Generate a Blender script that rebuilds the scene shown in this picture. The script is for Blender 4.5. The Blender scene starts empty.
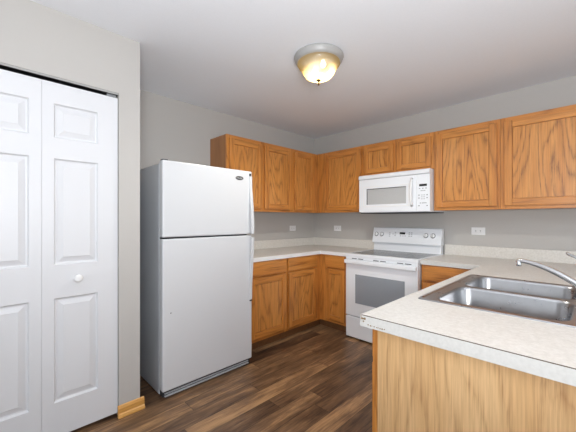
import bpy, bmesh, math, random
from mathutils import Vector, Matrix
random.seed(7)
S = bpy.context.scene
COL = S.collection

# ------------------------------------------------------------------ camera, world, lights, exposure
cam_data = bpy.data.cameras.new('camera')
cam = bpy.data.objects.new('camera', cam_data)
COL.objects.link(cam)
cam.location = (2.8531, -3.3614, 1.2727)
YAW = 135.266
cam.rotation_euler = (math.radians(90), 0, math.radians(YAW - 90))
cam_data.sensor_width = 36
cam_data.lens = 304.355 / 576 * 36
cam_data.shift_y = 3.37 / 576
cam_data.clip_start = 0.02
S.camera = cam

world = bpy.data.worlds.new('daylight')
S.world = world
world.use_nodes = True
bg = world.node_tree.nodes['Background']
bg.inputs[0].default_value = (0.80, 0.90, 1.0, 1)
bg.inputs[1].default_value = 1.0

S.view_settings.view_transform = 'Standard'
S.view_settings.look = 'None'
S.view_settings.gamma = 1
S.view_settings.use_curve_mapping = False
S.view_settings.exposure = 0.0
S.cycles.use_denoising = True
S.cycles.max_bounces = 10
S.cycles.diffuse_bounces = 6
S.cycles.sample_clamp_indirect = 6

CEIL = 2.4293
FL = 0.035          # top of the floor planks
ROOM_X, ROOM_Y = 5.6, -6.4      # far walls, behind and right of the camera


def area(name, loc, rot, sx, sy, power, color):
    d = bpy.data.lights.new(name, 'AREA')
    d.shape = 'RECTANGLE'; d.size = sx; d.size_y = sy
    d.energy = power; d.color = color
    o = bpy.data.objects.new(name, d)
    o.location = loc; o.rotation_euler = rot
    COL.objects.link(o)
    return o


# daylight entering by the patio opening (wall behind the camera) and the window (right wall)
area('daylight_patio', (2.9, ROOM_Y - 0.12, 1.12), (math.radians(90), 0, 0), 3.2, 2.1, 20, (0.97, 0.985, 1.0))
area('daylight_window', (ROOM_X + 0.12, -3.0, 1.35), (math.radians(90), 0, math.radians(90)), 3.4, 1.7, 18, (0.95, 0.98, 1.0))
# unseen area light added to brighten the ceiling, standing in for a flash
area('bounce_fill', (3.35, -3.55, 1.35), (math.radians(150), 0, math.radians(YAW - 90)), 0.7, 0.7, 74, (0.955, 0.978, 1.0))

# ------------------------------------------------------------------ materials
def srgb(r, g, b):
    f = lambda c: (c / 255 / 12.92) if c / 255 <= 0.04045 else ((c / 255 + 0.055) / 1.055) ** 2.4
    return (f(r), f(g), f(b), 1)


class NT:
    def __init__(self, name):
        self.m = bpy.data.materials.new(name)
        self.m.use_nodes = True
        self.t = self.m.node_tree
        self.b = self.t.nodes['Principled BSDF']

    def n(self, kind, **kw):
        nd = self.t.nodes.new(kind)
        for k, v in kw.items():
            if k in nd.inputs:
                nd.inputs[k].default_value = v
            else:
                setattr(nd, k, v)
        return nd

    def l(self, a, b):
        self.t.links.new(a, b)

    def math(self, op, a, b=None):
        nd = self.n('ShaderNodeMath', operation=op)
        for i, v in enumerate((a, b)):
            if v is None: continue
            if isinstance(v, (int, float)): nd.inputs[i].default_value = v
            else: self.l(v, nd.inputs[i])
        return nd.outputs[0]

    def ramp(self, fac, stops, interp='LINEAR'):
        nd = self.n('ShaderNodeValToRGB')
        cr = nd.color_ramp
        cr.interpolation = interp
        while len(cr.elements) < len(stops): cr.elements.new(0.5)
        for e, (p, c) in zip(cr.elements, stops):
            e.position = p; e.color = c
        self.l(fac, nd.inputs[0])
        return nd.outputs[0]

    def mix(self, fac, a, b, blend='MIX'):
        nd = self.n('ShaderNodeMix', data_type='RGBA', blend_type=blend)
        for s, v in ((0, fac), (6, a), (7, b)):
            if isinstance(v, (int, float, tuple)): nd.inputs[s].default_value = v
            else: self.l(v, nd.inputs[s])
        return nd.outputs[2]

    def bump(self, h, strength, dist=0.001):
        nd = self.n('ShaderNodeBump')
        nd.inputs['Strength'].default_value = strength
        nd.inputs['Distance'].default_value = dist
        self.l(h, nd.inputs['Height'])
        self.l(nd.outputs[0], self.b.inputs['Normal'])

    def coords(self, scale=(1, 1, 1), rand=False, kind='Object'):
        tc = self.n('ShaderNodeTexCoord')
        v = tc.outputs[kind]
        if rand:
            oi = self.n('ShaderNodeObjectInfo')
            vm = self.n('ShaderNodeVectorMath', operation='SCALE')
            vm.inputs[0].default_value = (37.0, 23.0, 51.0)
            self.l(oi.outputs['Random'], vm.inputs['Scale'])
            ad = self.n('ShaderNodeVectorMath', operation='ADD')
            self.l(v, ad.inputs[0]); self.l(vm.outputs[0], ad.inputs[1])
            v = ad.outputs[0]
        mp = self.n('ShaderNodeMapping')
        mp.inputs['Scale'].default_value = scale
        self.l(v, mp.inputs['Vector'])
        return mp.outputs[0]

    def noise(self, vec, scale, detail=3, rough=0.5, dist=0.0):
        nd = self.n('ShaderNodeTexNoise')
        nd.inputs['Scale'].default_value = scale
        nd.inputs['Detail'].default_value = detail
        nd.inputs['Roughness'].default_value = rough
        nd.inputs['Distortion'].default_value = dist
        self.l(vec, nd.inputs['Vector'])
        return nd.outputs[0]


def plain(name, col, rough=0.5, metal=0.0, speck=0.0, speck_scale=60, bump=0.0, coat=0.0, spec=None):
    N = NT(name)
    c = N.coords()
    nz = N.noise(c, speck_scale, 3)
    lo = tuple(x * (1 - speck) for x in col[:3]) + (1,)
    hi = tuple(min(1, x * (1 + speck)) for x in col[:3]) + (1,)
    N.l(N.ramp(nz, [(0.3, lo), (0.7, hi)]), N.b.inputs['Base Color'])
    N.b.inputs['Roughness'].default_value = rough
    N.b.inputs['Metallic'].default_value = metal
    if coat: N.b.inputs['Coat Weight'].default_value = coat
    if spec is not None: N.b.inputs['Specular IOR Level'].default_value = spec
    if bump: N.bump(nz, bump)
    return N.m


def oak(name, axis, light, mid, dark, contrast=0.75, ring=9.0, wide=5.0, rough=0.36, stretch=0.15, fibres=0.26, ragged=0.04):
    """oak with cathedral rings; the grain runs along axis (0, 1 or 2)"""
    N = NT(name)
    sc = [1.0, 1.0, 1.0]; sc[axis] = stretch
    v = N.coords(tuple(sc), rand=True)
    field = N.noise(v, wide, 1.5, 0.45)
    field = N.math('ADD', field, N.math('MULTIPLY', N.noise(v, 34, 3, 0.65), ragged))
    rings = N.math('FRACT', N.math('MULTIPLY', field, ring))
    tri = N.math('ABSOLUTE', N.math('SUBTRACT', N.math('MULTIPLY', rings, 2.0), 1.0))
    tri = N.math('POWER', tri, 3.2)
    fs = [1.0, 1.0, 1.0]; fs[axis] = 0.03
    fv = N.coords(tuple(fs), rand=True)
    fibre = N.noise(fv, 190, 3, 0.6)
    fib = N.ramp(fibre, [(0.38, (0, 0, 0, 1)), (0.66, (1, 1, 1, 1))])
    broad = N.noise(fv, 26, 2, 0.5)
    base = N.mix(N.ramp(broad, [(0.3, (0, 0, 0, 1)), (0.7, (1, 1, 1, 1))]), light, mid)
    porous = N.math('MULTIPLY', tri, N.math('ADD', N.math('MULTIPLY', fib, 0.75), 0.25))
    col = N.mix(N.math('MULTIPLY', porous, contrast), base, dark)
    col = N.mix(N.math('MULTIPLY', fib, fibres), col, dark)
    N.l(col, N.b.inputs['Base Color'])
    N.b.inputs['Roughness'].default_value = rough
    N.b.inputs['Coat Weight'].default_value = 0.25
    N.b.inputs['Coat Roughness'].default_value = 0.3
    N.bump(fibre, 0.12)
    return N.m


OL, OM, OD = srgb(216, 147, 72), srgb(199, 126, 54), srgb(112, 60, 20)
OAK = [oak('oak_along_%s' % 'xyz'[a], a, OL, OM, OD) for a in range(3)]
OAK_PANEL = oak('oak_panel', 2, srgb(220, 154, 80), srgb(204, 134, 62), OD, contrast=0.95, ring=22, wide=3.8)
VENEER = oak('pale_oak_veneer', 2, srgb(226, 188, 138), srgb(216, 174, 122), srgb(150, 102, 58), contrast=0.6, ring=26, wide=2.4, stretch=0.11, fibres=0.3, ragged=0.03, rough=0.42)
CARCASS = oak('cabinet_side', 2, srgb(176, 120, 68), srgb(160, 104, 56), srgb(110, 66, 32), contrast=0.3, ring=6)
TRIM_OAK = oak('trim_oak', 1, srgb(222, 170, 92), srgb(208, 150, 74), srgb(150, 92, 36), contrast=0.5, ring=6)

WALL = plain('grey_wall_paint', srgb(187, 184, 180), 0.75, speck=0.012, speck_scale=180, bump=0.05)
CEILM = plain('white_ceiling_paint', srgb(236, 239, 244), 0.85, speck=0.012, speck_scale=150, bump=0.08)
DOORW = plain('white_door_paint', srgb(218, 219, 222), 0.4, speck=0.006, speck_scale=300)
RANGEM = plain('white_enamel_lit', srgb(238, 241, 245), 0.24, speck=0.005, speck_scale=400, bump=0.01)  # lighter copy of the appliance white, offsetting light falloff towards the range
APPL = plain('white_enamel', srgb(211, 213, 216), 0.24, speck=0.005, speck_scale=400, bump=0.01)
FRSIDE = plain('textured_side_shaded', srgb(192, 197, 203), 0.42, speck=0.03, speck_scale=260, bump=0.12)  # white side darkened in colour for the shade beside the closet wall
PLASTW = plain('white_plastic', srgb(236, 236, 236), 0.35, speck=0.006)
GREYP = plain('grey_plastic', srgb(140, 142, 145), 0.45, speck=0.03)
MIDGREY = plain('pale_grey_print', srgb(176, 178, 182), 0.5, speck=0.02)
DARKG = plain('dark_grey_plastic', srgb(58, 59, 62), 0.5, speck=0.04)
BLACK = plain('black_plastic', srgb(22, 22, 24), 0.4, speck=0.05)
GASKETM = plain('dark_rubber', srgb(40, 40, 42), 0.7, speck=0.05)  # rubber of the fridge door gasket
CHROME = plain('chrome', srgb(224, 226, 228), 0.09, metal=1.0, speck=0.01)
NICKEL = plain('satin_nickel', srgb(196, 194, 188), 0.28, metal=1.0, speck=0.03)
PANM = plain('brushed_white_metal', srgb(166, 165, 163), 0.4, speck=0.02)
BRONZE = plain('dark_brass', srgb(110, 84, 46), 0.35, metal=1.0, speck=0.08)
COOKGLASS = plain('ceramic_cooktop', srgb(40, 41, 43), 0.16, speck=0.2, speck_scale=500, spec=0.25)
OVENGLASS = plain('oven_window_glass', srgb(150, 156, 163), 0.1, speck=0.06, speck_scale=600)
MWGLASS = plain('microwave_screen', srgb(186, 187, 187), 0.25, speck=0.08, speck_scale=700)
TRACKM = plain('grey_track_metal', srgb(168, 168, 166), 0.4, speck=0.02)
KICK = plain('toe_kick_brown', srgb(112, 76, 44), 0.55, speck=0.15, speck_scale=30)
COREM = plain('brown_laminate_core', srgb(92, 78, 64), 0.7, speck=0.2, speck_scale=200)
CHIP = plain('chipped_substrate', srgb(140, 118, 90), 0.9, speck=0.4, speck_scale=220, bump=0.5)
EDGEM = plain('laminate_edge', srgb(206, 205, 201), 0.4, speck=0.05, speck_scale=90)


def counter_mat():
    N = NT('speckled_laminate')
    c = N.coords()
    a = N.noise(c, 75, 5, 0.65)
    b = N.noise(c, 260, 3, 0.6)
    col = N.ramp(a, [(0.28, srgb(208, 204, 196)), (0.5, srgb(219, 215, 208)), (0.72, srgb(229, 226, 220))])
    col = N.mix(N.ramp(b, [(0.58, (0, 0, 0, 1)), (0.75, (0.3, 0.3, 0.3, 1))]), col, srgb(204, 192, 178))
    N.l(col, N.b.inputs['Base Color'])
    N.b.inputs['Roughness'].default_value = 0.34
    N.bump(b, 0.04)
    return N.m


COUNTER = counter_mat()


def steel_mat():
    N = NT('brushed_stainless')
    c = N.coords((6, 6, 160))
    a = N.noise(c, 8, 3, 0.6)
    c2 = N.coords((1, 1, 1))
    d = N.noise(c2, 14, 4, 0.6)
    col = N.mix(d, srgb(158, 158, 160), srgb(176, 176, 178))
    N.l(col, N.b.inputs['Base Color'])
    N.b.inputs['Metallic'].default_value = 1.0
    N.l(N.ramp(d, [(0.3, (0.26, 0.26, 0.26, 1)), (0.7, (0.33, 0.33, 0.33, 1))]), N.b.inputs['Roughness'])
    return N.m


STEEL = steel_mat()


def floor_mat():
    N = NT('walnut_vinyl_planks')
    tc = N.n('ShaderNodeTexCoord')
    sep = N.n('ShaderNodeSeparateXYZ'); N.l(tc.outputs['Object'], sep.inputs[0])
    X, Y = sep.outputs[0], sep.outputs[1]
    PW, PL = 0.127, 1.22
    row = N.math('FLOOR', N.math('DIVIDE', X, PW))
    wn = N.n('ShaderNodeTexWhiteNoise', noise_dimensions='1D'); N.l(row, wn.inputs['W'])
    yy = N.math('ADD', N.math('DIVIDE', Y, PL), N.math('MULTIPLY', wn.outputs[0], 7.31))
    colm = N.math('FLOOR', yy)
    cmb = N.n('ShaderNodeCombineXYZ'); N.l(row, cmb.inputs[0]); N.l(colm, cmb.inputs[1])
    wn2 = N.n('ShaderNodeTexWhiteNoise', noise_dimensions='3D'); N.l(cmb.outputs[0], wn2.inputs['Vector'])
    pid = wn2.outputs[0]
    # seams
    fx = N.math('FRACT', N.math('DIVIDE', X, PW)); fy = N.math('FRACT', yy)
    ex = N.math('MULTIPLY', N.math('MINIMUM', fx, N.math('SUBTRACT', 1.0, fx)), PW)
    ey = N.math('MULTIPLY', N.math('MINIMUM', fy, N.math('SUBTRACT', 1.0, fy)), PL)
    seam = N.math('LESS_THAN', N.math('MINIMUM', ex, ey), 0.0016)
    # grain
    off = N.n('ShaderNodeVectorMath', operation='SCALE'); off.inputs['Scale'].default_value = 9.0
    N.l(wn2.outputs[1], off.inputs[0])
    ad = N.n('ShaderNodeVectorMath', operation='ADD'); N.l(tc.outputs['Object'], ad.inputs[0]); N.l(off.outputs[0], ad.inputs[1])
    mp = N.n('ShaderNodeMapping'); mp.inputs['Scale'].default_value = (1, 0.11, 1); N.l(ad.outputs[0], mp.inputs['Vector'])
    g1 = N.noise(mp.outputs[0], 22, 5, 0.65, 0.6)
    mp2 = N.n('ShaderNodeMapping'); mp2.inputs['Scale'].default_value = (1, 0.05, 1); N.l(ad.outputs[0], mp2.inputs['Vector'])
    g2 = N.noise(mp2.outputs[0], 110, 4, 0.7)
    mp3 = N.n('ShaderNodeMapping'); mp3.inputs['Scale'].default_value = (1, 0.35, 1); N.l(ad.outputs[0], mp3.inputs['Vector'])
    g3 = N.noise(mp3.outputs[0], 7, 3, 0.5)
    val = N.math('ADD', N.math('MULTIPLY', g1, 0.52), N.math('MULTIPLY', g2, 0.36))
    val = N.math('ADD', val, N.math('MULTIPLY', N.math('SUBTRACT', pid, 0.5), 0.17))
    val = N.math('ADD', val, N.math('MULTIPLY', N.math('SUBTRACT', g3, 0.5), 0.35))
    col = N.ramp(val, [(0.24, srgb(44, 31, 23)), (0.37, srgb(90, 66, 47)), (0.48, srgb(120, 91, 65)), (0.64, srgb(180, 140, 98))])
    col = N.mix(N.math('MULTIPLY', seam, 0.75), col, srgb(28, 20, 16))
    N.l(col, N.b.inputs['Base Color'])
    N.b.inputs['Roughness'].default_value = 0.42
    N.bump(N.math('ADD', g2, N.math('MULTIPLY', seam, -1.5)), 0.15)
    return N.m


FLOORM = floor_mat()


def dome_mat():
    N = NT('amber_glass')
    t = N.t
    out = t.nodes['Material Output']
    c = N.coords()
    nz = N.noise(c, 16, 4, 0.6, 1.2)
    col = N.ramp(nz, [(0.3, srgb(58, 45, 24)), (0.7, srgb(68, 55, 32))])
    tr = N.n('ShaderNodeBsdfTranslucent'); N.l(col, tr.inputs[0])
    em = N.n('ShaderNodeEmission'); N.l(N.ramp(nz, [(0.3, srgb(236, 180, 78)), (0.7, srgb(248, 206, 118))]), em.inputs[0])
    em.inputs[1].default_value = 0.40
    gl = N.n('ShaderNodeBsdfGlossy'); gl.inputs['Roughness'].default_value = 0.15
    a = N.n('ShaderNodeAddShader'); N.l(tr.outputs[0], a.inputs[0]); N.l(em.outputs[0], a.inputs[1])
    m = N.n('ShaderNodeMixShader'); m.inputs[0].default_value = 0.06
    N.l(a.outputs[0], m.inputs[1]); N.l(gl.outputs[0], m.inputs[2])
    tp = N.n('ShaderNodeBsdfTransparent'); tp.inputs[0].default_value = (0.96, 0.91, 0.80, 1)
    m2 = N.n('ShaderNodeMixShader'); m2.inputs[0].default_value = 0.35
    N.l(m.outputs[0], m2.inputs[1]); N.l(tp.outputs[0], m2.inputs[2])
    N.l(m2.outputs[0], out.inputs['Surface'])
    return N.m


DOME = dome_mat()


def bulb_mat():
    N = NT('lit_bulb')
    N.b.inputs['Base Color'].default_value = (1, 0.9, 0.7, 1)
    N.b.inputs['Emission Color'].default_value = (1.0, 0.86, 0.6, 1)
    N.b.inputs['Emission Strength'].default_value = 6.0
    return N.m


BULB = bulb_mat()

# ------------------------------------------------------------------ mesh helpers
WORLD = {}          # world location of every object built


class MB:
    def __init__(self):
        self.bm = bmesh.new()
        self.mats = []

    def _mi(self, mat):
        if mat is None: return 0
        if mat not in self.mats: self.mats.append(mat)
        return self.mats.index(mat)

    def _assign(self, before, mat, smooth=False):
        mi = self._mi(mat)
        for f in self.bm.faces:
            if f not in before:
                f.material_index = mi; f.smooth = smooth

    def box(self, x0, x1, y0, y1, z0, z1, mat=None, bev=0.0, seg=2):
        before = set(self.bm.faces)
        r = bmesh.ops.create_cube(self.bm, size=1)
        vs = r['verts']
        for v in vs:
            v.co = Vector(((x0 + x1) / 2 + v.co.x * (x1 - x0), (y0 + y1) / 2 + v.co.y * (y1 - y0), (z0 + z1) / 2 + v.co.z * (z1 - z0)))
        if bev:
            es = list({e for v in vs for e in v.link_edges})
            bmesh.ops.bevel(self.bm, geom=es, offset=bev, segments=seg, profile=0.5, affect='EDGES')
        self._assign(before, mat)
        return self

    def prism(self, pts, axis, a, b, mat=None, bev=0.0):
        """closed polygon pts (in the two other axes, in order) extruded along axis from a to b"""
        before = set(self.bm.faces)
        def mk(p, t):
            q = list(p); q.insert(axis, t); return Vector(q)
        va = [self.bm.verts.new(mk(p, a)) for p in pts]
        vb = [self.bm.verts.new(mk(p, b)) for p in pts]
        n = len(pts)
        fs = [self.bm.faces.new(va), self.bm.faces.new(list(reversed(vb)))]
        for i in range(n):
            fs.append(self.bm.faces.new((va[i], vb[i], vb[(i + 1) % n], va[(i + 1) % n])))
        bmesh.ops.recalc_face_normals(self.bm, faces=fs)
        if bev:
            es = list({e for f in fs for e in f.edges})
            bmesh.ops.bevel(self.bm, geom=es, offset=bev, segments=2, profile=0.5, affect='EDGES')
        self._assign(before, mat)
        return self

    def lathe(self, c, prof, mat=None, axis=2, n=40, smooth=True, caps=True):
        """profile of (radius, height) turned about the axis through c"""
        before = set(self.bm.faces)
        rings = []
        for r, h in prof:
            if r < 1e-6:
                p = [0, 0, 0]; p[axis] = h
                rings.append([self.bm.verts.new(Vector(c) + Vector(p))]); continue
            ring = []
            for i in range(n):
                t = 2 * math.pi * i / n
                p = [0, 0, 0]; p[axis] = h
                p[(axis + 1) % 3] = r * math.cos(t); p[(axis + 2) % 3] = r * math.sin(t)
                ring.append(self.bm.verts.new(Vector(c) + Vector(p)))
            rings.append(ring)
        fs = []
        for A, B in zip(rings, rings[1:]):
            for i in range(n):
                j = (i + 1) % n
                if len(A) == 1 and len(B) == 1: continue
                if len(A) == 1: fs.append(self.bm.faces.new((A[0], B[i], B[j])))
                elif len(B) == 1: fs.append(self.bm.faces.new((A[i], B[0], A[j])))
                else: fs.append(self.bm.faces.new((A[i], B[i], B[j], A[j])))
        for R in (rings[0], rings[-1]):
            if len(R) > 1 and caps and mat is not DOME: fs.append(self.bm.faces.new(R))
        bmesh.ops.recalc_face_normals(self.bm, faces=fs)
        self._assign(before, mat, smooth)
        return self

    def tube(self, pts, radii, mat=None, n=14, squash=1.0):
        before = set(self.bm.faces)
        pts = [Vector(p) for p in pts]
        if isinstance(radii, (int, float)): radii = [radii] * len(pts)
        rings = []
        for i, p in enumerate(pts):
            d = (pts[min(i + 1, len(pts) - 1)] - pts[max(i - 1, 0)]).normalized()
            up = Vector((0, 0, 1)) if abs(d.z) < 0.9 else Vector((1, 0, 0))
            s = d.cross(up).normalized(); u = s.cross(d).normalized()
            rings.append([self.bm.verts.new(p + s * radii[i] * math.cos(2 * math.pi * k / n) + u * radii[i] * squash * math.sin(2 * math.pi * k / n)) for k in range(n)])
        fs = []
        for A, B in zip(rings, rings[1:]):
            for i in range(n):
                j = (i + 1) % n
                fs.append(self.bm.faces.new((A[i], B[i], B[j], A[j])))
        fs.append(self.bm.faces.new(rings[0])); fs.append(self.bm.faces.new(rings[-1]))
        bmesh.ops.recalc_face_normals(self.bm, faces=fs)
        self._assign(before, mat, True)
        return self

    def slab(self, xs, ys, inside, z0, z1, mat=None):
        """flat slab made of the grid cells for which inside(x, y) holds"""
        before = set(self.bm.faces)
        cache = {}
        def v(i, j, z):
            k = (i, j, z)
            if k not in cache: cache[k] = self.bm.verts.new((xs[i], ys[j], z))
            return cache[k]
        on = {(i, j) for i in range(len(xs) - 1) for j in range(len(ys) - 1)
              if inside((xs[i] + xs[i + 1]) / 2, (ys[j] + ys[j + 1]) / 2)}
        fs = []
        for i, j in on:
            q = [(i, j), (i + 1, j), (i + 1, j + 1), (i, j + 1)]
            fs.append(self.bm.faces.new([v(a, b, z1) for a, b in q]))
            fs.append(self.bm.faces.new([v(a, b, z0) for a, b in reversed(q)]))
            for k, (di, dj) in enumerate(((0, -1), (1, 0), (0, 1), (-1, 0))):
                if (i + di, j + dj) not in on:
                    a, b = q[k], q[(k + 1) % 4]
                    fs.append(self.bm.faces.new((v(*a, z0), v(*b, z0), v(*b, z1), v(*a, z1))))
        bmesh.ops.recalc_face_normals(self.bm, faces=fs)
        bmesh.ops.dissolve_limit(self.bm, angle_limit=0.01, verts=list({w for f in fs for w in f.verts}), edges=list({e for f in fs for e in f.edges}))
        self._assign(before, mat)
        return self

    def build(self, name, mat=None, parent=None, origin=None):
        bm = self.bm
        lo = Vector([min(v.co[i] for v in bm.verts) for i in range(3)])
        hi = Vector([max(v.co[i] for v in bm.verts) for i in range(3)])
        c = Vector(origin) if origin is not None else (lo + hi) / 2
        for v in bm.verts: v.co -= c
        me = bpy.data.meshes.new(name)
        bm.to_mesh(me); bm.free()
        for m in (self.mats if self.mats else [mat]): me.materials.append(m)
        o = bpy.data.objects.new(name, me)
        COL.objects.link(o)
        WORLD[o.name] = c
        if parent is not None:
            o.parent = parent
            o.location = c - WORLD[parent.name]
        else:
            o.location = c
        return o


def box(name, x0, x1, y0, y1, z0, z1, mat, parent=None, bev=0.0, seg=2):
    return MB().box(x0, x1, y0, y1, z0, z1, mat, bev, seg).build(name, mat, parent)


def thing(name, loc, label, cat, group=None):
    o = bpy.data.objects.new(name, None)
    o.empty_display_size = 0.1
    COL.objects.link(o)
    o.location = loc
    WORLD[o.name] = Vector(loc)
    tag(o, label, cat, group)
    return o


def tag(o, label, cat, group=None, kind=None):
    o['label'] = label; o['category'] = cat
    if group: o['group'] = group
    if kind: o['kind'] = kind
    return o


def struct(o, label=None, cat=None):
    o['kind'] = 'structure'
    if label: o['label'] = label
    if cat: o['category'] = cat
    return o


# ------------------------------------------------------------------ room shell
CW = 0.754            # face of the closet wall
CE = -2.6467          # free end of the closet wall
HEAD = 2.062          # closet opening
O0, O1 = -4.262, -2.772
struct(box('floor', -0.15, ROOM_X + 0.15, ROOM_Y - 0.15, 0.15, -0.06, FL, FLOORM), 'dark brown wood plank vinyl floor', 'floor')
struct(box('ceiling', -0.15, ROOM_X + 0.15, ROOM_Y - 0.15, 0.15, CEIL, CEIL + 0.1, CEILM), 'white painted flat ceiling above the kitchen', 'ceiling')
struct(box('wall_left', -0.15, 0, ROOM_Y - 0.15, 0.15, FL, CEIL, WALL), 'grey wall behind the fridge and left cabinets', 'wall')
struct(box('wall_back', 0, ROOM_X + 0.15, 0, 0.15, FL, CEIL, WALL), 'grey wall behind the range and microwave', 'wall')
w = MB()
for a in (CW - 0.115,):
    w.box(a, CW, O1, CE, FL, CEIL, WALL)
    w.box(a, CW, ROOM_Y, O0, FL, CEIL, WALL)
    w.box(a, CW, O0, O1, HEAD, CEIL, WALL)
w.box(0, CW - 0.115, CE - 0.115, CE, FL, CEIL, WALL)
struct(w.build('wall_closet'), 'light grey closet wall around the white bifold doors', 'wall')
w = MB()
w.box(CW, 1.3, ROOM_Y - 0.15, ROOM_Y, FL, CEIL, WALL)
w.box(4.5, ROOM_X, ROOM_Y - 0.15, ROOM_Y, FL, CEIL, WALL)
w.box(1.3, 4.5, ROOM_Y - 0.15, ROOM_Y, 2.17, CEIL, WALL)
struct(w.build('wall_front'), 'grey wall behind the camera with a patio opening', 'wall')
w = MB()
w.box(ROOM_X, ROOM_X + 0.15, -1.3, 0, FL, CEIL, WALL)
w.box(ROOM_X, ROOM_X + 0.15, ROOM_Y, -4.7, FL, CEIL, WALL)
w.box(ROOM_X, ROOM_X + 0.15, -4.7, -1.3, FL, 0.5, WALL)
w.box(ROOM_X, ROOM_X + 0.15, -4.7, -1.3, 2.2, CEIL, WALL)
struct(w.build('wall_right'), 'grey wall right of the camera with a wide window', 'wall')

# baseboard with shoe moulding at the end of the closet wall
prof = [(CW, FL), (CW + 0.024, FL), (CW + 0.024, FL + 0.008), (CW + 0.019, FL + 0.020), (CW + 0.012, FL + 0.025), (CW + 0.012, 0.088), (CW + 0.007, 0.102), (CW, 0.107)]
b = MB()
va = [(x, z) for x, z in prof]
b.prism([(x, z) for x, z in va], 1, O1 - 0.008, CE + 0.024, TRIM_OAK)
prof2 = [(CE + (x - CW), z) for x, z in prof]
b.prism(prof2, 0, 0.58, CW + 0.011, TRIM_OAK)
struct(b.build('baseboard_left'), 'honey oak baseboard at the foot of the closet wall end', 'baseboard')

# head track of the bifold doors
t = MB()
t.box(CW - 0.075, CW - 0.004, O0 + 0.002, O1 - 0.002, HEAD - 0.0045, HEAD - 0.0005, TRACKM)
t.box(CW - 0.012, CW - 0.004, O0 + 0.002, O1 - 0.002, HEAD - 0.010, HEAD - 0.0045, TRACKM)
t.box(CW - 0.075, CW - 0.067, O0 + 0.002, O1 - 0.002, HEAD - 0.010, HEAD - 0.0045, TRACKM)
t.box(CW - 0.066, CW - 0.013, O0 + 0.002, O1 - 0.002, HEAD - 0.010, HEAD - 0.0045, BLACK)  # black filler painting the shade of the gap inside the track channel
t.box(CW - 0.05, CW - 0.024, O1 - 0.06, O1 - 0.01, HEAD - 0.024, HEAD - 0.010, GREYP)
struct(t.build('trim_1'), 'bifold door track under the closet header', 'door track')


def leaf(idx, y0, y1, knob):
    """moulded three-panel bifold leaf; y0 < y1, front towards +x"""
    xf = CW - 0.016; xb = xf - 0.032
    z0, z1 = 0.058, 2.033
    m = MB()
    before = set()
    pw0, pw1 = y0 + 0.052, y1 - 0.108 if False else y1 - 0.107
    if idx % 2 == 0: pw0, pw1 = y0 + 0.107, y1 - 0.052
    panels = [(1.728, 1.918), (1.018, 1.612), (0.250, 0.832)]
    ys = [y0, pw0, pw1, y1]
    zs = [z0] + [z for p in sorted(panels) for z in p] + [z1]
    bm = m.bm
    grid = {}
    def g(i, j):
        if (i, j) not in grid: grid[(i, j)] = bm.verts.new((xf, ys[i], zs[j]))
        return grid[(i, j)]
    for i in range(3):
        for j in range(len(zs) - 1):
            if i == 1 and j % 2 == 1:
                loop = [g(i, j), g(i + 1, j), g(i + 1, j + 1), g(i, j + 1)]
                a0, a1, c0, c1 = ys[i], ys[i + 1], zs[j], zs[j + 1]
                # ogee: down, flat valley, bevel up to the raised field
                for ins, dx in ((0.007, 0.013), (0.014, 0.014), (0.044, 0.003), (0.047, 0.0035)):
                    nl = [bm.verts.new((xf - dx, y, z)) for y, z in ((a0 + ins, c0 + ins), (a1 - ins, c0 + ins), (a1 - ins, c1 - ins), (a0 + ins, c1 - ins))]
                    for k in range(4):
                        bm.faces.new((loop[k], loop[(k + 1) % 4], nl[(k + 1) % 4], nl[k]))
                    loop = nl
                bm.faces.new(loop)
            else:
                bm.faces.new((g(i, j), g(i + 1, j), g(i + 1, j + 1), g(i, j + 1)))
    # back and edges
    B = [bm.verts.new((xb, y, z)) for y, z in ((y0, z0), (y1, z0), (y1, z1), (y0, z1))]
    bm.faces.new(list(reversed(B)))
    nz = len(zs) - 1
    bm.faces.new([g(i, 0) for i in range(3, -1, -1)] + [B[0], B[1]])
    bm.faces.new([g(i, nz) for i in range(4)] + [B[2], B[3]])
    bm.faces.new([g(3, j) for j in range(nz, -1, -1)] + [B[1], B[2]])
    bm.faces.new([g(0, j) for j in range(nz + 1)] + [B[3], B[0]])
    bmesh.ops.recalc_face_normals(bm, faces=bm.faces[:])
    o = m.build('door_%d' % idx, DOORW)
    if knob is not None:
        k = MB().lathe((xf, knob, 0.934), [(0.012, 0.0005), (0.008, 0.004), (0.008, 0.014), (0.018, 0.019), (0.022, 0.026), (0.019, 0.032), (0.009, 0.034), (0, 0.0345)], PLASTW, axis=0, n=24)
        kk = k.build('knob', PLASTW, o)
        kk['label'] = 'small round white knob'
    return o


lw = (O1 - O0 - 0.02) / 4
ye = O1 - 0.003
struct(leaf(1, -3.1475, ye, -2.986), 'white moulded bifold leaf nearest the fridge, with a round knob', 'door')
struct(leaf(2, -3.518, -3.1487, None), 'white moulded bifold leaf at the left edge, without a knob', 'door')
struct(leaf(3, -3.890, -3.521, None), 'white moulded bifold leaf third from the fridge', 'door')
struct(leaf(4, O0 + 0.005, -3.893, None), 'white moulded bifold leaf farthest from the fridge', 'door')

# ------------------------------------------------------------------ cabinets
FZ = {'+x': 0, '-y': 1, '-x': 2}


def put(m, face, plane, u0, u1, d0, d1, z0, z1, mat, bev=0.0):
    """box on a cabinet front: u along the front, d outwards from the plane"""
    if face == '+x': m.box(plane + d0, plane + d1, u0, u1, z0, z1, mat, bev)
    elif face == '-x': m.box(plane - d1, plane - d0, u0, u1, z0, z1, mat, bev)
    else: m.box(u0, u1, plane - d1, plane - d0, z0, z1, mat, bev)


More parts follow.
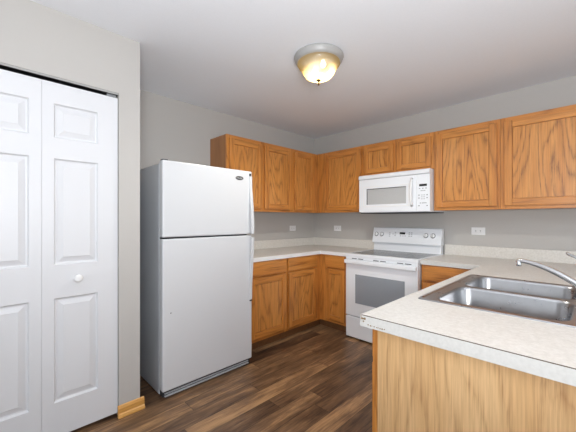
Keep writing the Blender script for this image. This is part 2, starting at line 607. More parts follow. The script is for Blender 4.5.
def door(face, plane, u0, u1, z0, z1, parent, name='door', fw=0.056):
    h = OAK[0] if face == '-y' else OAK[1]
    m = MB()
    put(m, face, plane, u0, u0 + fw, 0.0035, 0.022, z0, z1, OAK[2], 0.003)
    put(m, face, plane, u1 - fw, u1, 0.0035, 0.022, z0, z1, OAK[2], 0.003)
    put(m, face, plane, u0 + fw, u1 - fw, 0.004, 0.0215, z1 - fw, z1, h, 0.003)
    put(m, face, plane, u0 + fw, u1 - fw, 0.004, 0.0215, z0, z0 + fw, h, 0.003)
    d = m.build(name, None, parent)
    p = MB()
    put(p, face, plane, u0 + fw - 0.004, u1 - fw + 0.004, 0.0045, 0.006, z0 + fw - 0.004, z1 - fw + 0.004, OAK_PANEL)
    put(p, face, plane, u0 + fw + 0.0035, u1 - fw - 0.0035, 0.006, 0.0135, z0 + fw + 0.0035, z1 - fw - 0.0035, OAK_PANEL)
    p.build('door_panel', None, d)
    return d


def drawer(face, plane, u0, u1, z0, z1, parent):
    h = OAK[0] if face == '-y' else OAK[1]
    m = MB()
    put(m, face, plane, u0, u1, 0.0035, 0.022, z0, z1, h, 0.005)
    return m.build('drawer_front', None, parent)


def frame(face, plane, u0, u1, z0, z1, parent, stiles, rails, depth=0.019):
    """face frame behind the doors; stiles and rails as (a, b) spans"""
    h = OAK[0] if face == '-y' else OAK[1]
    m = MB()
    for a, b in stiles: put(m, face, plane, a, b, -depth, 0, z0, z1, OAK[2])
    ss = sorted(stiles)
    for a, b in rails:
        for (s0, s1), (t0, t1) in zip(ss, ss[1:]):
            put(m, face, plane, s1, t0, -depth + 0.0005, -0.0005, a, b, h)
    return m.build('face_frame', None, parent)


# ---- wall cabinets; tops and bottoms
UT, UB = 2.114, 1.357
UF = 0.305

# left wall, two doors, ends beside the fridge
c = thing('wall_cabinet', (0.15, -1.22, UB), 'oak wall cabinet with two doors beside and above the fridge', 'cabinet', 'oak wall cabinets')
box('carcass', 0.002, UF - 0.02, -1.688, -0.769, UB + 0.004, UT, CARCASS, c)
frame('+x', UF, -1.688, -0.769, UB, UT, c, [(-1.688, -1.642), (-1.244, -1.206), (-0.807, -0.769)], [(UT - 0.045, UT), (UB, UB + 0.040)])
door('+x', UF, -1.662, -1.246, 1.386, 2.080, c)
door('+x', UF, -1.208, -0.796, 1.386, 2.080, c)

# left wall, corner
c = thing('wall_cabinet', (0.15, -0.54, UB), 'oak wall cabinet with one narrow door on the left wall at the corner', 'cabinet', 'oak wall cabinets')
box('carcass', 0.002, UF - 0.02, -0.767, -UF - 0.001, UB + 0.004, UT, CARCASS, c)
frame('+x', UF, -0.767, -0.307, UB, UT, c, [(-0.767, -0.722), (-0.400, -0.307)], [(UT - 0.045, UT), (UB, UB + 0.040)])
door('+x', UF, -0.738, -0.390, 1.386, 2.080, c, fw=0.05)

# back wall, corner to the microwave
c = thing('wall_cabinet', (0.5, -0.15, UB), 'oak wall cabinet between the room corner and the microwave', 'cabinet', 'oak wall cabinets')
box('carcass', 0.002, 0.988, -UF + 0.02, -0.002, UB + 0.004, UT, CARCASS, c)
frame('-y', -UF, UF + 0.021, 0.990, UB, UT, c, [(UF + 0.001, 0.480), (0.945, 0.990)], [(UT - 0.045, UT), (UB, UB + 0.040)])
door('-y', -UF, 0.447, 0.968, 1.386, 2.080, c)

# above the microwave
c = thing('wall_cabinet', (1.376, -0.15, 1.760), 'short oak wall cabinet with two small doors above the microwave', 'cabinet', 'oak wall cabinets')
box('carcass', 0.992, 1.762, -UF + 0.02, -0.002, 1.766, UT, CARCASS, c)
frame('-y', -UF, 0.992, 1.762, 1.762, UT, c, [(0.992, 1.04), (1.34, 1.41), (1.715, 1.762)], [(UT - 0.045, UT), (1.762, 1.795)])
door('-y', -UF, 1.013, 1.354, 1.786, 2.076, c, fw=0.05)
door('-y', -UF, 1.398, 1.738, 1.786, 2.076, c, fw=0.05)

# right of the microwave
c = thing('wall_cabinet', (2.03, -0.15, UB), 'oak wall cabinet with one door just right of the microwave', 'cabinet', 'oak wall cabinets')
box('carcass', 1.764, 2.293, -UF + 0.02, -0.002, UB + 0.004, UT, CARCASS, c)
frame('-y', -UF, 1.764, 2.293, UB, UT, c, [(1.764, 1.81), (2.25, 2.293)], [(UT - 0.045, UT), (UB, UB + 0.040)])
door('-y', -UF, 1.788, 2.273, 1.386, 2.080, c)

c = thing('wall_cabinet', (2.80, -0.15, UB), 'oak wall cabinet at the right edge of the picture, boldest grain', 'cabinet', 'oak wall cabinets')
box('carcass', 2.295, 3.34, -UF + 0.02, -0.002, UB + 0.004, UT, CARCASS, c)
frame('-y', -UF, 2.295, 3.34, UB, UT, c, [(2.295, 2.34), (2.80, 2.84), (3.30, 3.34)], [(UT - 0.045, UT), (UB, UB + 0.040)])
door('-y', -UF, 2.322, 2.812, 1.386, 2.080, c)
door('-y', -UF, 2.828, 3.318, 1.386, 2.080, c)

# ---- base cabinets
BF = 0.61
BT = 0.876
TK = 0.118

c = thing('base_cabinet', (0.3, -1.17, FL), 'oak base cabinet with two drawers and two doors beside the fridge', 'cabinet', 'oak base cabinets')
box('carcass', 0.002, BF - 0.02, -1.700, -BF - 0.002, TK, BT - 0.001, CARCASS, c)
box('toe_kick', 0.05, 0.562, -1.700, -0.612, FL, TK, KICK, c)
frame('+x', BF, -1.70, -BF - 0.001, TK, BT - 0.001, c, [(-1.70, -1.63), (-1.190, -1.140), (-0.71, -BF - 0.001)], [(0.862, BT - 0.001), (0.705, 0.745), (TK, 0.165)])
drawer('+x', BF, -1.645, -1.180, 0.738, 0.868, c)
drawer('+x', BF, -1.150, -0.695, 0.738, 0.868, c)
door('+x', BF, -1.645, -1.180, 0.155, 0.718, c)
door('+x', BF, -1.150, -0.695, 0.155, 0.718, c)

c = thing('base_cabinet', (0.75, -0.3, FL), 'narrow oak base cabinet in the corner just left of the range', 'cabinet', 'oak base cabinets')
box('carcass', 0.002, 0.990, -BF + 0.02, -0.002, TK, BT - 0.001, CARCASS, c)
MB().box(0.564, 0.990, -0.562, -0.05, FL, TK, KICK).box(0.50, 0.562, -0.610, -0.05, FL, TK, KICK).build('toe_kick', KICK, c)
frame('-y', -BF, BF, 0.990, TK, BT - 0.001, c, [(BF - 0.018, 0.73), (0.93, 0.990)], [(0.862, BT - 0.001), (0.705, 0.745), (TK, 0.165)])
drawer('-y', -BF, 0.709, 0.955, 0.738, 0.868, c)
door('-y', -BF, 0.709, 0.955, 0.155, 0.718, c, fw=0.05)

PX = 2.263            # kitchen-side face of the peninsula cabinets
PE = -2.327           # end panel of the peninsula
PR = 2.93             # dining-side face
c = thing('base_cabinet', (2.02, -0.3, FL), 'oak base cabinet just right of the range, under the corner worktop', 'cabinet', 'oak base cabinets')
box('carcass', 1.766, PR, -BF + 0.02, -0.002, TK, BT - 0.001, CARCASS, c)
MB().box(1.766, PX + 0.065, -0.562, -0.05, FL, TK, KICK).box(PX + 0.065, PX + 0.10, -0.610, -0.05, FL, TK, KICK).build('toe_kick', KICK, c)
frame('-y', -BF, 1.766, PX - 0.001, TK, BT - 0.001, c, [(1.766, 1.81), (2.14, PX - 0.001)], [(0.862, BT - 0.001), (0.705, 0.745), (TK, 0.165)])
drawer('-y', -BF, 1.788, 2.165, 0.738, 0.868, c)
door('-y', -BF, 1.788, 2.165, 0.155, 0.718, c)

c = thing('peninsula_cabinet', (2.6, -1.47, FL), 'oak peninsula sink cabinet with pale end panel facing the camera', 'cabinet')
m = MB()
# open-topped body so the sink bowls hang inside it
m.box(PX + 0.020, PX + 0.022, PE + 0.012, -BF - 0.002, TK, BT - 0.001, CARCASS)
m.box(PR - 0.018, PR, PE + 0.012, -BF - 0.002, FL, BT - 0.001, VENEER)
m.box(PX + 0.022, PR - 0.018, PE + 0.012, -BF - 0.002, TK, TK + 0.018, CARCASS)
m.build('carcass', None, c)
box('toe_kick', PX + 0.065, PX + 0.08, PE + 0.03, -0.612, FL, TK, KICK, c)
e = MB()
e.box(PX + 0.020, PR + 0.004, PE, PE + 0.010, FL, BT - 0.001, VENEER)
ep = e.build('end_panel', None, c)
ep['label'] = 'pale oak veneer end panel'
st = [(PE + 0.001, PE + 0.045), (-1.86, -1.82), (-1.19, -1.15), (-0.69, -BF - 0.002)]
frame('-x', PX, PE, -BF, TK, BT - 0.001, c, st, [(0.862, BT - 0.001), (0.705, 0.745), (TK, 0.165)])
for a, b in ((-2.295, -1.855), (-1.825, -1.515), (-1.495, -1.185), (-1.155, -0.68)):
    drawer('-x', PX, a, b, 0.738, 0.868, c)
    door('-x', PX, a, b, 0.155, 0.718, c)

# ------------------------------------------------------------------ worktops
CZ0, CZ1 = 0.876, 0.914
CF = 0.635
wt = thing('worktop', (0.35, -0.9, CZ0), 'beige laminate worktop in an L from the fridge to the range', 'worktop')
MB().slab([0.002, CF - 0.003, 0.990], [-1.722, -CF + 0.003, -0.002], lambda x, y: x < CF - 0.003 or y > -CF + 0.003, CZ0, CZ1, COUNTER).build('top', COUNTER, wt)
ed = MB()
ed.box(CF - 0.003, CF, -1.722, -CF, CZ0, CZ1 - 0.001, PLASTW)
ed.box(CF - 0.003, 0.990, -CF, -CF + 0.003, CZ0, CZ1 - 0.001, PLASTW)
ed.build('edge_strip', None, wt)
b = MB()
b.box(0.0015, 0.021, -1.722, -0.021, CZ1, 1.016, COUNTER, 0.002)
b.box(0.0015, 0.990, -0.021, -0.0015, CZ1, 1.016, COUNTER, 0.002)
b.build('backsplash', COUNTER, wt)

RX0 = 1.764
PCX = 2.2278          # kitchen-side edge of the peninsula top
PCY = -2.3563         # free end
PCR = 3.16
SX0, SX1, SY0, SY1 = 2.315, 2.87, -1.96, -1.155
wt = thing('worktop', (2.6, -1.2, CZ0), 'pale laminate worktop running round the sink, with a chipped front corner', 'worktop')
xs = [RX0, PCX + 0.003, SX0, SX1, PCR - 0.003]
ys = [PCY + 0.003, SY0, SY1, -CF + 0.003, -0.002]
def in_pen(x, y):
    if SX0 < x < SX1 and SY0 < y < SY1: return False
    return x > PCX + 0.003 or y > -CF + 0.003
MB().slab(xs, ys, in_pen, CZ0, CZ1, COUNTER).build('top', COUNTER, wt)
ed = MB()
ed.box(RX0, PCX + 0.003, -CF, -CF + 0.003, CZ0, CZ1 - 0.001, EDGEM)
ed.box(PCX, PCX + 0.003, PCY, -CF, CZ0 - 0.005, CZ1 - 0.001, EDGEM)
ed.box(PCX + 0.003, PCR, PCY, PCY + 0.003, CZ0 - 0.005, CZ1 - 0.0025, EDGEM)
ed.box(PCX + 0.003, PCR, PCY + 0.0006, PCY + 0.0045, CZ1 - 0.0025, CZ1 - 0.0002, COREM)
ed.box(PCR - 0.003, PCR, PCY + 0.003, -0.002, CZ0 - 0.005, CZ1 - 0.001, EDGEM)
ed.build('edge_strip', None, wt)
b = MB()
b.box(RX0, PCR, -0.021, -0.0015, CZ1, 1.016, COUNTER, 0.002)
b.build('backsplash', COUNTER, wt)
# chips in the laminate at the free corner and along the lower edge
ch = MB()
rnd = random.Random(3)
def chip(x, z, r):
    n = 9
    pts = [(x + r * rnd.uniform(0.55, 1.1) * math.cos(2 * math.pi * k / n), z + r * rnd.uniform(0.5, 1.0) * math.sin(2 * math.pi * k / n)) for k in range(n)]
    ch.prism(pts, 1, PCY - 0.0007, PCY + 0.001, CHIP)
for x, z, r in ((2.236, 0.9005, 0.0065), (2.246, 0.9015, 0.006), (2.241, 0.891, 0.004), (2.231, 0.908, 0.003)): chip(x, z, r)
for k in range(9): chip(2.262 + 0.008 * k + rnd.uniform(-0.002, 0.002), 0.8805 + rnd.uniform(-0.001, 0.002), rnd.uniform(0.0015, 0.0038))
cc = ch.build('chip', CHIP, wt)
cc['label'] = 'brown chipped laminate at the corner'

# ------------------------------------------------------------------ refrigerator
FX, FY0, FY1 = 0.770, -2.505, -1.734
fr = thing('refrigerator', (0.39, -2.124, FL), 'white top-freezer refrigerator between the closet wall and the oak cabinets', 'refrigerator')
box('body', 0.03, 0.700, FY0 + 0.004, FY1 - 0.004, 0.042, 1.668, FRSIDE, fr, 0.006)
box('gasket', 0.700, 0.708, FY0 + 0.012, FY1 - 0.012, 0.090, 1.675, GASKETM, fr)
box('freezer_door', 0.708, FX, FY0, FY1, 1.147, 1.684, APPL, fr, 0.010, 3)
box('fridge_door', 0.708, FX, FY0, FY1, 0.081, 1.136, APPL, fr, 0.010, 3)


def bar_handle(z0, z1, outs, name):
    """long grip along the opening edge; outs gives the stand-off at points from z0 to z1"""
    m = MB()
    n = 16
    ya, yb = FY1 - 0.030, FY1 - 0.003
    A = []
    for k in range(n + 1):
        t = k / n
        z = z0 + (z1 - z0) * t
        f = t * (len(outs) - 1); i = min(int(f), len(outs) - 2)
        s = f - i; s = s * s * (3 - 2 * s)
        A.append((outs[i] * (1 - s) + outs[i + 1] * s, z))
    pts = [(FX - 0.002 + x, z) for x, z in A] + [(FX - 0.004 + max(0.0, x - 0.016), z) for x, z in reversed(A)]
    m.prism(pts, 1, ya, yb, APPL, 0.003)
    h = m.build(name, APPL, fr)
    return h


h = bar_handle(1.150, 1.640, [0.040, 0.038, 0.032, 0.022, 0.010, 0.008], 'freezer_handle')
box('handle_cap', FX + 0.0005, FX + 0.010, FY1 - 0.030, FY1 - 0.018, 1.642, 1.664, DARKG, h)
h = bar_handle(0.590, 1.120, [0.008, 0.010, 0.018, 0.026, 0.034, 0.040], 'fridge_handle')
box('handle_cap', FX + 0.0005, FX + 0.010, FY1 - 0.028, FY1 - 0.006, 0.574, 0.584, DARKG, h)
m = MB()
m.box(0.712, 0.750, FY0 + 0.008, FY0 + 0.045, 1.6845, 1.692, BLACK, 0.002)
m.box(0.690, 0.712, FY0 + 0.016, FY0 + 0.040, 1.668, 1.692, BLACK, 0.002)
m.build('top_hinge', BLACK, fr)
box('middle_hinge', 0.708, 0.765, FY0 + 0.004, FY0 + 0.085, 1.1378, 1.1462, BLACK, fr)
m = MB()
m.box(0.701, 0.748, FY0 + 0.008, FY1 - 0.012, 0.0385, 0.079, DARKG, 0.003)
m.box(0.7475, 0.758, FY0 + 0.02, FY1 - 0.03, 0.058, 0.066, MIDGREY, 0.002)
m.box(0.7475, 0.762, FY0 + 0.02, FY1 - 0.03, 0.040, 0.050, MIDGREY, 0.002)
m.build('kick_grille', None, fr)
for y in (FY0 + 0.05, FY1 - 0.05):
    MB().lathe((0.66, y, FL), [(0.018, 0), (0.018, 0.005), (0.010, 0.006), (0.010, 0.0075)], DARKG, n=16).build('levelling_foot', DARKG, fr)
    MB().lathe((0.09, y, FL), [(0.018, 0), (0.018, 0.005), (0.010, 0.006), (0.010, 0.0075)], DARKG, n=16).build('levelling_foot', DARKG, fr)
MB().lathe((FX, -2.447, 0.619), [(0.005, 0), (0.004, 0.002), (0, 0.0022)], GREYP, axis=0, n=12).build('screw_cap', GREYP, fr)
# oval maker's badge with a ring and a light script line
by, bz = -1.866, 1.616
def ellipse(cy, cz, a, b, n=36):
    return [(cy + a * math.cos(2 * math.pi * k / n), cz + b * math.sin(2 * math.pi * k / n)) for k in range(n)]
bd = MB().prism(ellipse(by, bz, 0.039, 0.0165), 0, FX, FX + 0.003, DARKG).build('badge', DARKG, fr)
bd['label'] = 'dark oval badge'
ring = MB()
n = 40
pts = [(FX + 0.003, by + 0.033 * math.cos(2 * math.pi * k / n + 0.4), bz + 0.0125 * math.sin(2 * math.pi * k / n + 0.4)) for k in range(int(n * 0.9))]
ring.tube(pts, 0.0013, CHROME, n=8)
ring.build('badge_ring', CHROME, bd)
sc_ = MB()
pts = [(FX + 0.0035, by - 0.026 + 0.052 * k / 30, bz + 0.0035 * math.sin(k * 1.25)) for k in range(31)]
sc_.tube(pts, 0.0011, PLASTW, n=6)
sc_.build('badge_script', PLASTW, bd)

# ------------------------------------------------------------------ electric range
R0, R1 = 0.9975, 1.7590
RY = -0.668
rg = thing('electric_range', (1.378, -0.35, FL), 'white electric range with smooth black cooktop below the microwave', 'range')
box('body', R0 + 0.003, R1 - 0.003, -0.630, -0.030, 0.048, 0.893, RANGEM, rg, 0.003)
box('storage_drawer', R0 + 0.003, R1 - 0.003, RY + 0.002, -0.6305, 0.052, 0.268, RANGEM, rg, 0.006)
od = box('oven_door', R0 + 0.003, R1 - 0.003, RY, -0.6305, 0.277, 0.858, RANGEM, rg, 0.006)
box('oven_window', 1.117, 1.638, RY - 0.0015, RY + 0.010, 0.412, 0.708, OVENGLASS, od, 0.001)
m = MB()
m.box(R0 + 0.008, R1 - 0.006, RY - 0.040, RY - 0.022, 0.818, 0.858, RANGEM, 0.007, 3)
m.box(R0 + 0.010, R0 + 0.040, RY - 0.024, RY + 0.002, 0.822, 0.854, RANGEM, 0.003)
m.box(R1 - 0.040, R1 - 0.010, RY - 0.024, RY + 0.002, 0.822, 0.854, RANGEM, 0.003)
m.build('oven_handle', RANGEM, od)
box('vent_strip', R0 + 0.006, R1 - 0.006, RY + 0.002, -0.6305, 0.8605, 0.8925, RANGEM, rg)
for k in range(6):
    x = 1.075 + (k // 2) * 0.245 + (k % 2) * 0.075
    box('vent_slot', x, x + 0.058, RY + 0.0005, RY + 0.004, 0.8655, 0.8725, DARKG, rg)
m = MB()
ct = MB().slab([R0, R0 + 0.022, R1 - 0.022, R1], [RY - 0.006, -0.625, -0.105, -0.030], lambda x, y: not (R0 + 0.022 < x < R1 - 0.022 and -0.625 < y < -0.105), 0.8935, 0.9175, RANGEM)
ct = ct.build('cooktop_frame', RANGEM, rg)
gls = box('cooktop_glass', R0 + 0.0222, R1 - 0.0222, -0.6248, -0.1052, 0.900, 0.9165, COOKGLASS, rg)
for x, y, r in ((1.19, -0.49, 0.105), (1.57, -0.49, 0.085), (1.19, -0.235, 0.08), (1.57, -0.235, 0.10)):
    MB().lathe((x, y, 0.9165), [(r, 0.0001), (r, 0.0007), (r - 0.004, 0.0007), (r - 0.004, 0.0001)], GREYP, n=48, caps=False).build('burner_ring', GREYP, gls)
bgd = MB()
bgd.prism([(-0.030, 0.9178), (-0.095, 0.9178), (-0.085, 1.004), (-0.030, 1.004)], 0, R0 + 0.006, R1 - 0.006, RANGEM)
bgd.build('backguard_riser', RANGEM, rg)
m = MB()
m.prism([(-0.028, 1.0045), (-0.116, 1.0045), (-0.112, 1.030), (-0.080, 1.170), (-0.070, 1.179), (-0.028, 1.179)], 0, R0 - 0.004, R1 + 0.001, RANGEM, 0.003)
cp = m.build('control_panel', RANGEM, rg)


def slope_x(z):      # panel face depth at height z
    return -0.112 + (z - 1.030) / 0.140 * 0.032


ang = math.atan2(0.032, 0.140)
def on_panel(x, z, w_, h_, d, mat, name, bev=0.0):
    m = MB().box(-w_ / 2, w_ / 2, -d, 0.0005, -h_ / 2, h_ / 2, mat, bev)
    o = m.build(name, mat, cp, origin=(0, 0, 0))
    o.rotation_euler = (-ang, 0, 0)
    o.location = Vector((x, slope_x(z), z)) - WORLD[cp.name]
    return o


for x in (1.040, 1.107, 1.606, 1.678):
    z = 1.102
    o = MB().lathe((0, 0, 0), [(0.020, 0.0), (0.020, -0.006), (0.0175, -0.020), (0.015, -0.022), (0, -0.022)], PLASTW, axis=1, n=28).build('control_knob', PLASTW, cp, origin=(0, 0, 0))
    o.rotation_euler = (-ang, 0, 0)
    o.location = Vector((x, slope_x(z), z)) - WORLD[cp.name]
    g = MB().lathe((0, 0, 0), [(0.0255, 0.0), (0.0255, -0.003), (0.021, -0.0062), (0.0202, -0.0062)], GREYP, axis=1, n=28).build('knob_skirt', GREYP, o, origin=(0, 0, 0))
    g.location = (0, 0, 0)
    g = MB().box(-0.003, 0.003, -0.027, -0.0215, -0.016, 0.016, MIDGREY, 0.001).build('knob_grip', MIDGREY, o, origin=(0, 0, 0))
    g.location = (0, 0, 0)
on_panel(1.352, 1.118, 0.062, 0.024, 0.001, BLACK, 'clock_display')
for x, z in ((1.205, 1.118), (1.205, 1.100), (1.205, 1.082), (1.270, 1.126), (1.270, 1.108), (1.270, 1.090), (1.245, 1.108), (1.335, 1.090), (1.360, 1.090), (1.385, 1.090), (1.430, 1.126), (1.430, 1.108), (1.430, 1.090), (1.455, 1.126), (1.455, 1.108), (1.455, 1.090)):
    on_panel(x, z, 0.016, 0.009, 0.0012, MIDGREY, 'touch_button')

for x in (R0 + 0.05, R1 - 0.05):
    for y in (-0.58, -0.08):
        MB().lathe((x, y, FL), [(0.016, 0), (0.016, 0.006), (0.009, 0.007), (0.009, 0.0135)], DARKG, n=16).build('levelling_foot', DARKG, rg)

# ------------------------------------------------------------------ microwave
MW0, MW1 = 0.996, 1.7585
mw = thing('microwave', (1.377, -0.2, 1.338), 'white over-the-range microwave hung under the short oak cabinet', 'microwave')
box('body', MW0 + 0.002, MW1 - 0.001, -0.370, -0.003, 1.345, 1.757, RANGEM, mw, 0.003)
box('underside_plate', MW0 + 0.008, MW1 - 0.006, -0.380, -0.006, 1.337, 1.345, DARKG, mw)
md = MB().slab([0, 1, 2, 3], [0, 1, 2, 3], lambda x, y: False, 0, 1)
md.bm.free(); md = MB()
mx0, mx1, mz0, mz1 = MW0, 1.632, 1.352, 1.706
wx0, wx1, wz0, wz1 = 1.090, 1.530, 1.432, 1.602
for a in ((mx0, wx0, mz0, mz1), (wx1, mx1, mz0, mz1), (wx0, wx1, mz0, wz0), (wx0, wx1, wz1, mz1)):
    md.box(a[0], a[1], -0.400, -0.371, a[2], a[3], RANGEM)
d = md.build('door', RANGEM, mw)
m = MB()
for a in ((wx0 - 0.040, wx1 + 0.030, wz0 - 0.026, wz0 - 0.018), (wx0 - 0.040, wx1 + 0.030, wz1 + 0.018, wz1 + 0.026), (wx0 - 0.040, wx0 - 0.034, wz0 - 0.018, wz1 + 0.018), (wx1 + 0.024, wx1 + 0.030, wz0 - 0.018, wz1 + 0.018)):
    m.box(a[0], a[1], -0.4025, -0.3995, a[2], a[3], PLASTW, 0.001)
m.build('window_trim', PLASTW, d)
gl = box('window_screen', wx0 - 0.0005, wx1 + 0.0005, -0.392, -0.388, wz0 - 0.0005, wz1 + 0.0005, MWGLASS, d)
m = MB()
m.box(wx0, wx1, -0.4005, -0.3925, wz1 - 0.004, wz1 + 0.001, DARKG); m.box(wx0, wx0 + 0.004, -0.4005, -0.3925, wz0, wz1 - 0.004, DARKG)
m.build('window_seal', DARKG, d)
m = MB()
N_ = 14
pts = [(1.590 + 0.0 * k, -0.402 - 0.030 * math.sin(math.pi * min(1, max(0, k / N_))) ** 0.6, 1.405 + 0.268 * k / N_) for k in range(N_ + 1)]
m.tube(pts, 0.013, PLASTW, n=14, squash=1.0)
m.build('door_handle', PLASTW, d)
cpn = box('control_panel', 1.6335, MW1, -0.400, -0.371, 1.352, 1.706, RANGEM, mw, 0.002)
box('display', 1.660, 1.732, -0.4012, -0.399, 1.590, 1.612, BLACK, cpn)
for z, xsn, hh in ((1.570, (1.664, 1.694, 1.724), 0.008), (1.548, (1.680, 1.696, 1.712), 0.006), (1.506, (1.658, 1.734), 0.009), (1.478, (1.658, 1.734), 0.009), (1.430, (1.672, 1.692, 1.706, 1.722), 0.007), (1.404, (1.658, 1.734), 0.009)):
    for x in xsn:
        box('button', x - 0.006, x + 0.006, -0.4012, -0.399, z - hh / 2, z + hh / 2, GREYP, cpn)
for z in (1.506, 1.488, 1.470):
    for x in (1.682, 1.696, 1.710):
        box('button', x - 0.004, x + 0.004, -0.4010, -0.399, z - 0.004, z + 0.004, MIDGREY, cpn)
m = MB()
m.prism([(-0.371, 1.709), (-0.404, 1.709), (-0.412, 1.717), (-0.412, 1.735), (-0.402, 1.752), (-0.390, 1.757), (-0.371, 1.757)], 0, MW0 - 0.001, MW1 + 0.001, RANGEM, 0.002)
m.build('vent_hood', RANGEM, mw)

# ------------------------------------------------------------------ double sink
def rrect(x0, x1, y0, y1, r, n=6):
    pts = []
    for cx, cy, a0 in ((x1 - r, y1 - r, 0), (x0 + r, y1 - r, 90), (x0 + r, y0 + r, 180), (x1 - r, y0 + r, 270)):
        for k in range(n + 1):
            a = math.radians(a0 + 90 * k / n)
            pts.append((cx + r * math.cos(a), cy + r * math.sin(a)))
    return pts


sk = thing('kitchen_sink', (2.58, -1.557, CZ1), 'stainless steel double bowl sink set into the pale worktop', 'sink')
m = MB()
bm = m.bm
outer = rrect(2.286, 2.905, -1.980, -1.136, 0.016)
bowls = [(2.345, 2.795, -1.942, -1.578, 0.06), (2.345, 2.795, -1.538, -1.173, 0.06)]
def ringv(pts, z): return [bm.verts.new((x, y, z)) for x, y in pts]
def bridge(A, B):
    for i in range(len(A)):
        j = (i + 1) % len(A)
        bm.faces.new((A[i], A[j], B[j], B[i]))
o1 = ringv(outer, CZ1 + 0.0005)
o2 = ringv(rrect(2.288, 2.903, -1.978, -1.138, 0.016), CZ1 + 0.005)
o3 = ringv(rrect(2.298, 2.893, -1.968, -1.148, 0.014), CZ1 + 0.006)
o4 = ringv(rrect(2.304, 2.887, -1.962, -1.154, 0.013), CZ1 + 0.0035)
bridge(o1, o2); bridge(o2, o3); bridge(o3, o4)
loops = [o4]
for bx in bowls: loops.append(ringv(rrect(*bx), CZ1 + 0.0035))
edges = []
for L in loops:
    for i in range(len(L)):
        e = bm.edges.get((L[i], L[(i + 1) % len(L)])) or bm.edges.new((L[i], L[(i + 1) % len(L)]))
        edges.append(e)
bmesh.ops.triangle_fill(bm, use_beauty=True, use_dissolve=False, edges=edges)
bmesh.ops.recalc_face_normals(bm, faces=bm.faces[:])
for f in bm.faces: f.smooth = False
m.build('rim', STEEL, sk)
for bx in bowls:
    m = MB(); bm = m.bm
    prev = None
    x0, x1, y0, y1, r = bx
    levels = [(-0.001, CZ1 + 0.0040), (0.003, CZ1 - 0.002), (0.006, CZ1 - 0.010), (0.012, CZ1 - 0.13), (0.018, CZ1 - 0.155), (0.032, CZ1 - 0.170), (0.055, CZ1 - 0.176)]
    for ins, z in levels:
        L = ringv(rrect(x0 + ins, x1 - ins, y0 + ins, y1 - ins, max(0.02, r - ins * 0.3)), z)
        if prev: bridge(prev, L)
        prev = L
    c0 = bm.verts.new(((x0 + x1) / 2, (y0 + y1) / 2, CZ1 - 0.179))
    for i in range(len(prev)): bm.faces.new((prev[i], prev[(i + 1) % len(prev)], c0))
    bmesh.ops.recalc_face_normals(bm, faces=bm.faces[:])
    for f in bm.faces: f.smooth = True; f.normal_flip()
    bo = m.build('bowl', STEEL, sk)
    MB().lathe(((x0 + x1) / 2, (y0 + y1) / 2, CZ1 - 0.1785), [(0.045, 0), (0.045, 0.003), (0.036, 0.0035), (0.032, 0.001), (0, 0.001)], CHROME, n=28).build('drain', CHROME, bo)

# ------------------------------------------------------------------ faucet
fz = CZ1 + 0.006
fc = thing('faucet', (2.847, -1.557, fz), 'chrome single-lever faucet arching over the sink', 'faucet')
m = MB()
m.prism(rrect(2.818, 2.878, -1.68, -1.434, 0.029), 2, fz - 0.0005, fz + 0.010, CHROME, 0.003)
m.build('base_plate', CHROME, fc)
MB().lathe((2.848, -1.557, fz + 0.0095), [(0.028, 0), (0.027, 0.02), (0.024, 0.058), (0.025, 0.064), (0.022, 0.082), (0.012, 0.092), (0, 0.094)], CHROME, n=28).build('faucet_body', CHROME, fc)
tip = Vector((2.592, -1.462, 1.066)); root_ = Vector((2.838, -1.555, 0.962))
cps = [root_, root_.lerp(tip, 0.33) + Vector((0, 0, 0.028)), root_.lerp(tip, 0.72) + Vector((0, 0, 0.028)), tip]
pts = []
for k in range(19):
    t = k / 18
    p = cps[0] * (1 - t) ** 3 + cps[1] * 3 * t * (1 - t) ** 2 + cps[2] * 3 * t * t * (1 - t) + cps[3] * t ** 3
    pts.append(p)
rad = [0.0145 - 0.004 * k / 18 for k in range(19)]
dirn = (tip - root_); dirn.z = 0; dirn.normalize()
pts += [tip + dirn * 0.010 + Vector((0, 0, -0.002)), tip + dirn * 0.017 + Vector((0, 0, -0.010))]
rad += [0.0105, 0.009]
MB().tube(pts, rad, CHROME, n=16).build('spout', CHROME, fc)
MB().lathe((tip.x + dirn.x * 0.010, tip.y + dirn.y * 0.010, tip.z - 0.024), [(0.0105, -0.004), (0.012, 0.000), (0.012, 0.020), (0.008, 0.024)], CHROME, n=18).build('aerator', CHROME, fc)
pts = [(2.848, -1.556, 1.012), (2.842, -1.553, 1.050), (2.828, -1.545, 1.078), (2.806, -1.532, 1.100), (2.785, -1.516, 1.109), (2.768, -1.503, 1.116), (2.762, -1.498, 1.122)]
MB().tube(pts, [0.009, 0.008, 0.006, 0.0055, 0.006, 0.007, 0.005], CHROME, n=12).build('lever', CHROME, fc)

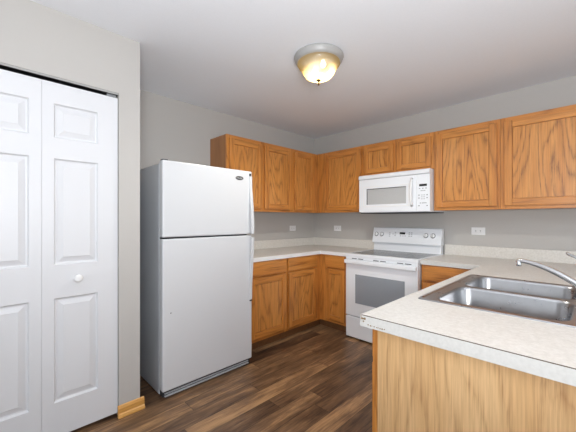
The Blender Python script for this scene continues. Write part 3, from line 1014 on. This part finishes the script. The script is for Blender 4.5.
# ------------------------------------------------------------------ ceiling light
LX, LY = 1.468, -1.682
cl = thing('ceiling_light', (LX, LY, CEIL), 'flush ceiling light with amber glass bowl, lit, above the floor', 'ceiling light')
MB().lathe((LX, LY, CEIL), [(0.172, -0.0005), (0.176, -0.008), (0.172, -0.020), (0.168, -0.024), (0.166, -0.034), (0.158, -0.042), (0.150, -0.046)], PANM, n=56).build('pan', PANM, cl)
dm = MB().lathe((LX, LY, CEIL), [(0.149, -0.0465), (0.151, -0.055), (0.144, -0.068), (0.131, -0.084), (0.119, -0.102), (0.108, -0.123), (0.090, -0.144), (0.064, -0.157), (0.034, -0.164), (0.012, -0.166)], DOME, n=56).build('glass_bowl', DOME, cl)
MB().lathe((LX, LY, CEIL - 0.161), [(0.0, 0.0), (0.018, -0.002), (0.018, -0.008), (0.010, -0.013), (0.005, -0.018), (0.0045, -0.030), (0.006, -0.034), (0.004, -0.042), (0, -0.046)], BRONZE, n=24).build('finial', BRONZE, cl)
for dx, dy in ((0.050, -0.012), (-0.062, 0.032)):
    MB().lathe((LX + dx, LY + dy, CEIL - 0.078), [(0, -0.022), (0.012, -0.019), (0.020, -0.008), (0.022, 0.002), (0.017, 0.014), (0.012, 0.024), (0.012, 0.031)], BULB, n=20).build('bulb', BULB, cl)
pl = bpy.data.lights.new('bulb_light', 'SPOT')
pl.energy = 175; pl.color = (0.91, 0.95, 1.0); pl.shadow_soft_size = 0.03
pl.spot_size = math.radians(156); pl.spot_blend = 0.6
plo = bpy.data.objects.new('bulb_light', pl)
plo.location = (LX + 0.030, LY + 0.004, CEIL - 0.062)
COL.objects.link(plo)

# ------------------------------------------------------------------ wall outlets
def outlet(face, u, z, label, vertical=False):
    loc = (0, u, z) if face == 'x' else (u, 0, z)
    o = thing('wall_outlet', loc, label, 'outlet', 'white wall outlets')
    def pb(name, a0, a1, c0, c1, d0, d1, mat, par, bev=0.0):
        m = MB()
        if vertical: a0, a1, c0, c1 = c0, c1, a0, a1
        if face == 'x': m.box(d0, d1, u + a0, u + a1, z + c0, z + c1, mat, bev)
        else: m.box(u + a0, u + a1, -d1, -d0, z + c0, z + c1, mat, bev)
        return m.build(name, mat, par)
    pb('cover_plate', -0.058, 0.058, -0.036, 0.036, 0.0005, 0.006, PLASTW, o, 0.002)
    for s in (-0.0195, 0.0195):
        r = pb('socket', s - 0.0145, s + 0.0145, -0.017, 0.017, 0.006, 0.0085, PLASTW, o, 0.001)
        for q in (-0.006, 0.006):
            pb('slot', s - 0.005, s + 0.005, q - 0.0016, q + 0.0016, 0.0084, 0.0092, DARKG, r)
    return o


outlet('x', -0.450, 1.153, 'white outlet on the left wall between fridge and room corner')
outlet('y', 0.412, 1.153, 'white outlet on the back wall left of the range')
outlet('y', 2.062, 1.160, 'white outlet on the back wall right of the range, lying sideways')
outlet('y', 2.785, 1.180, 'white upright outlet on the back wall at the right edge', True)
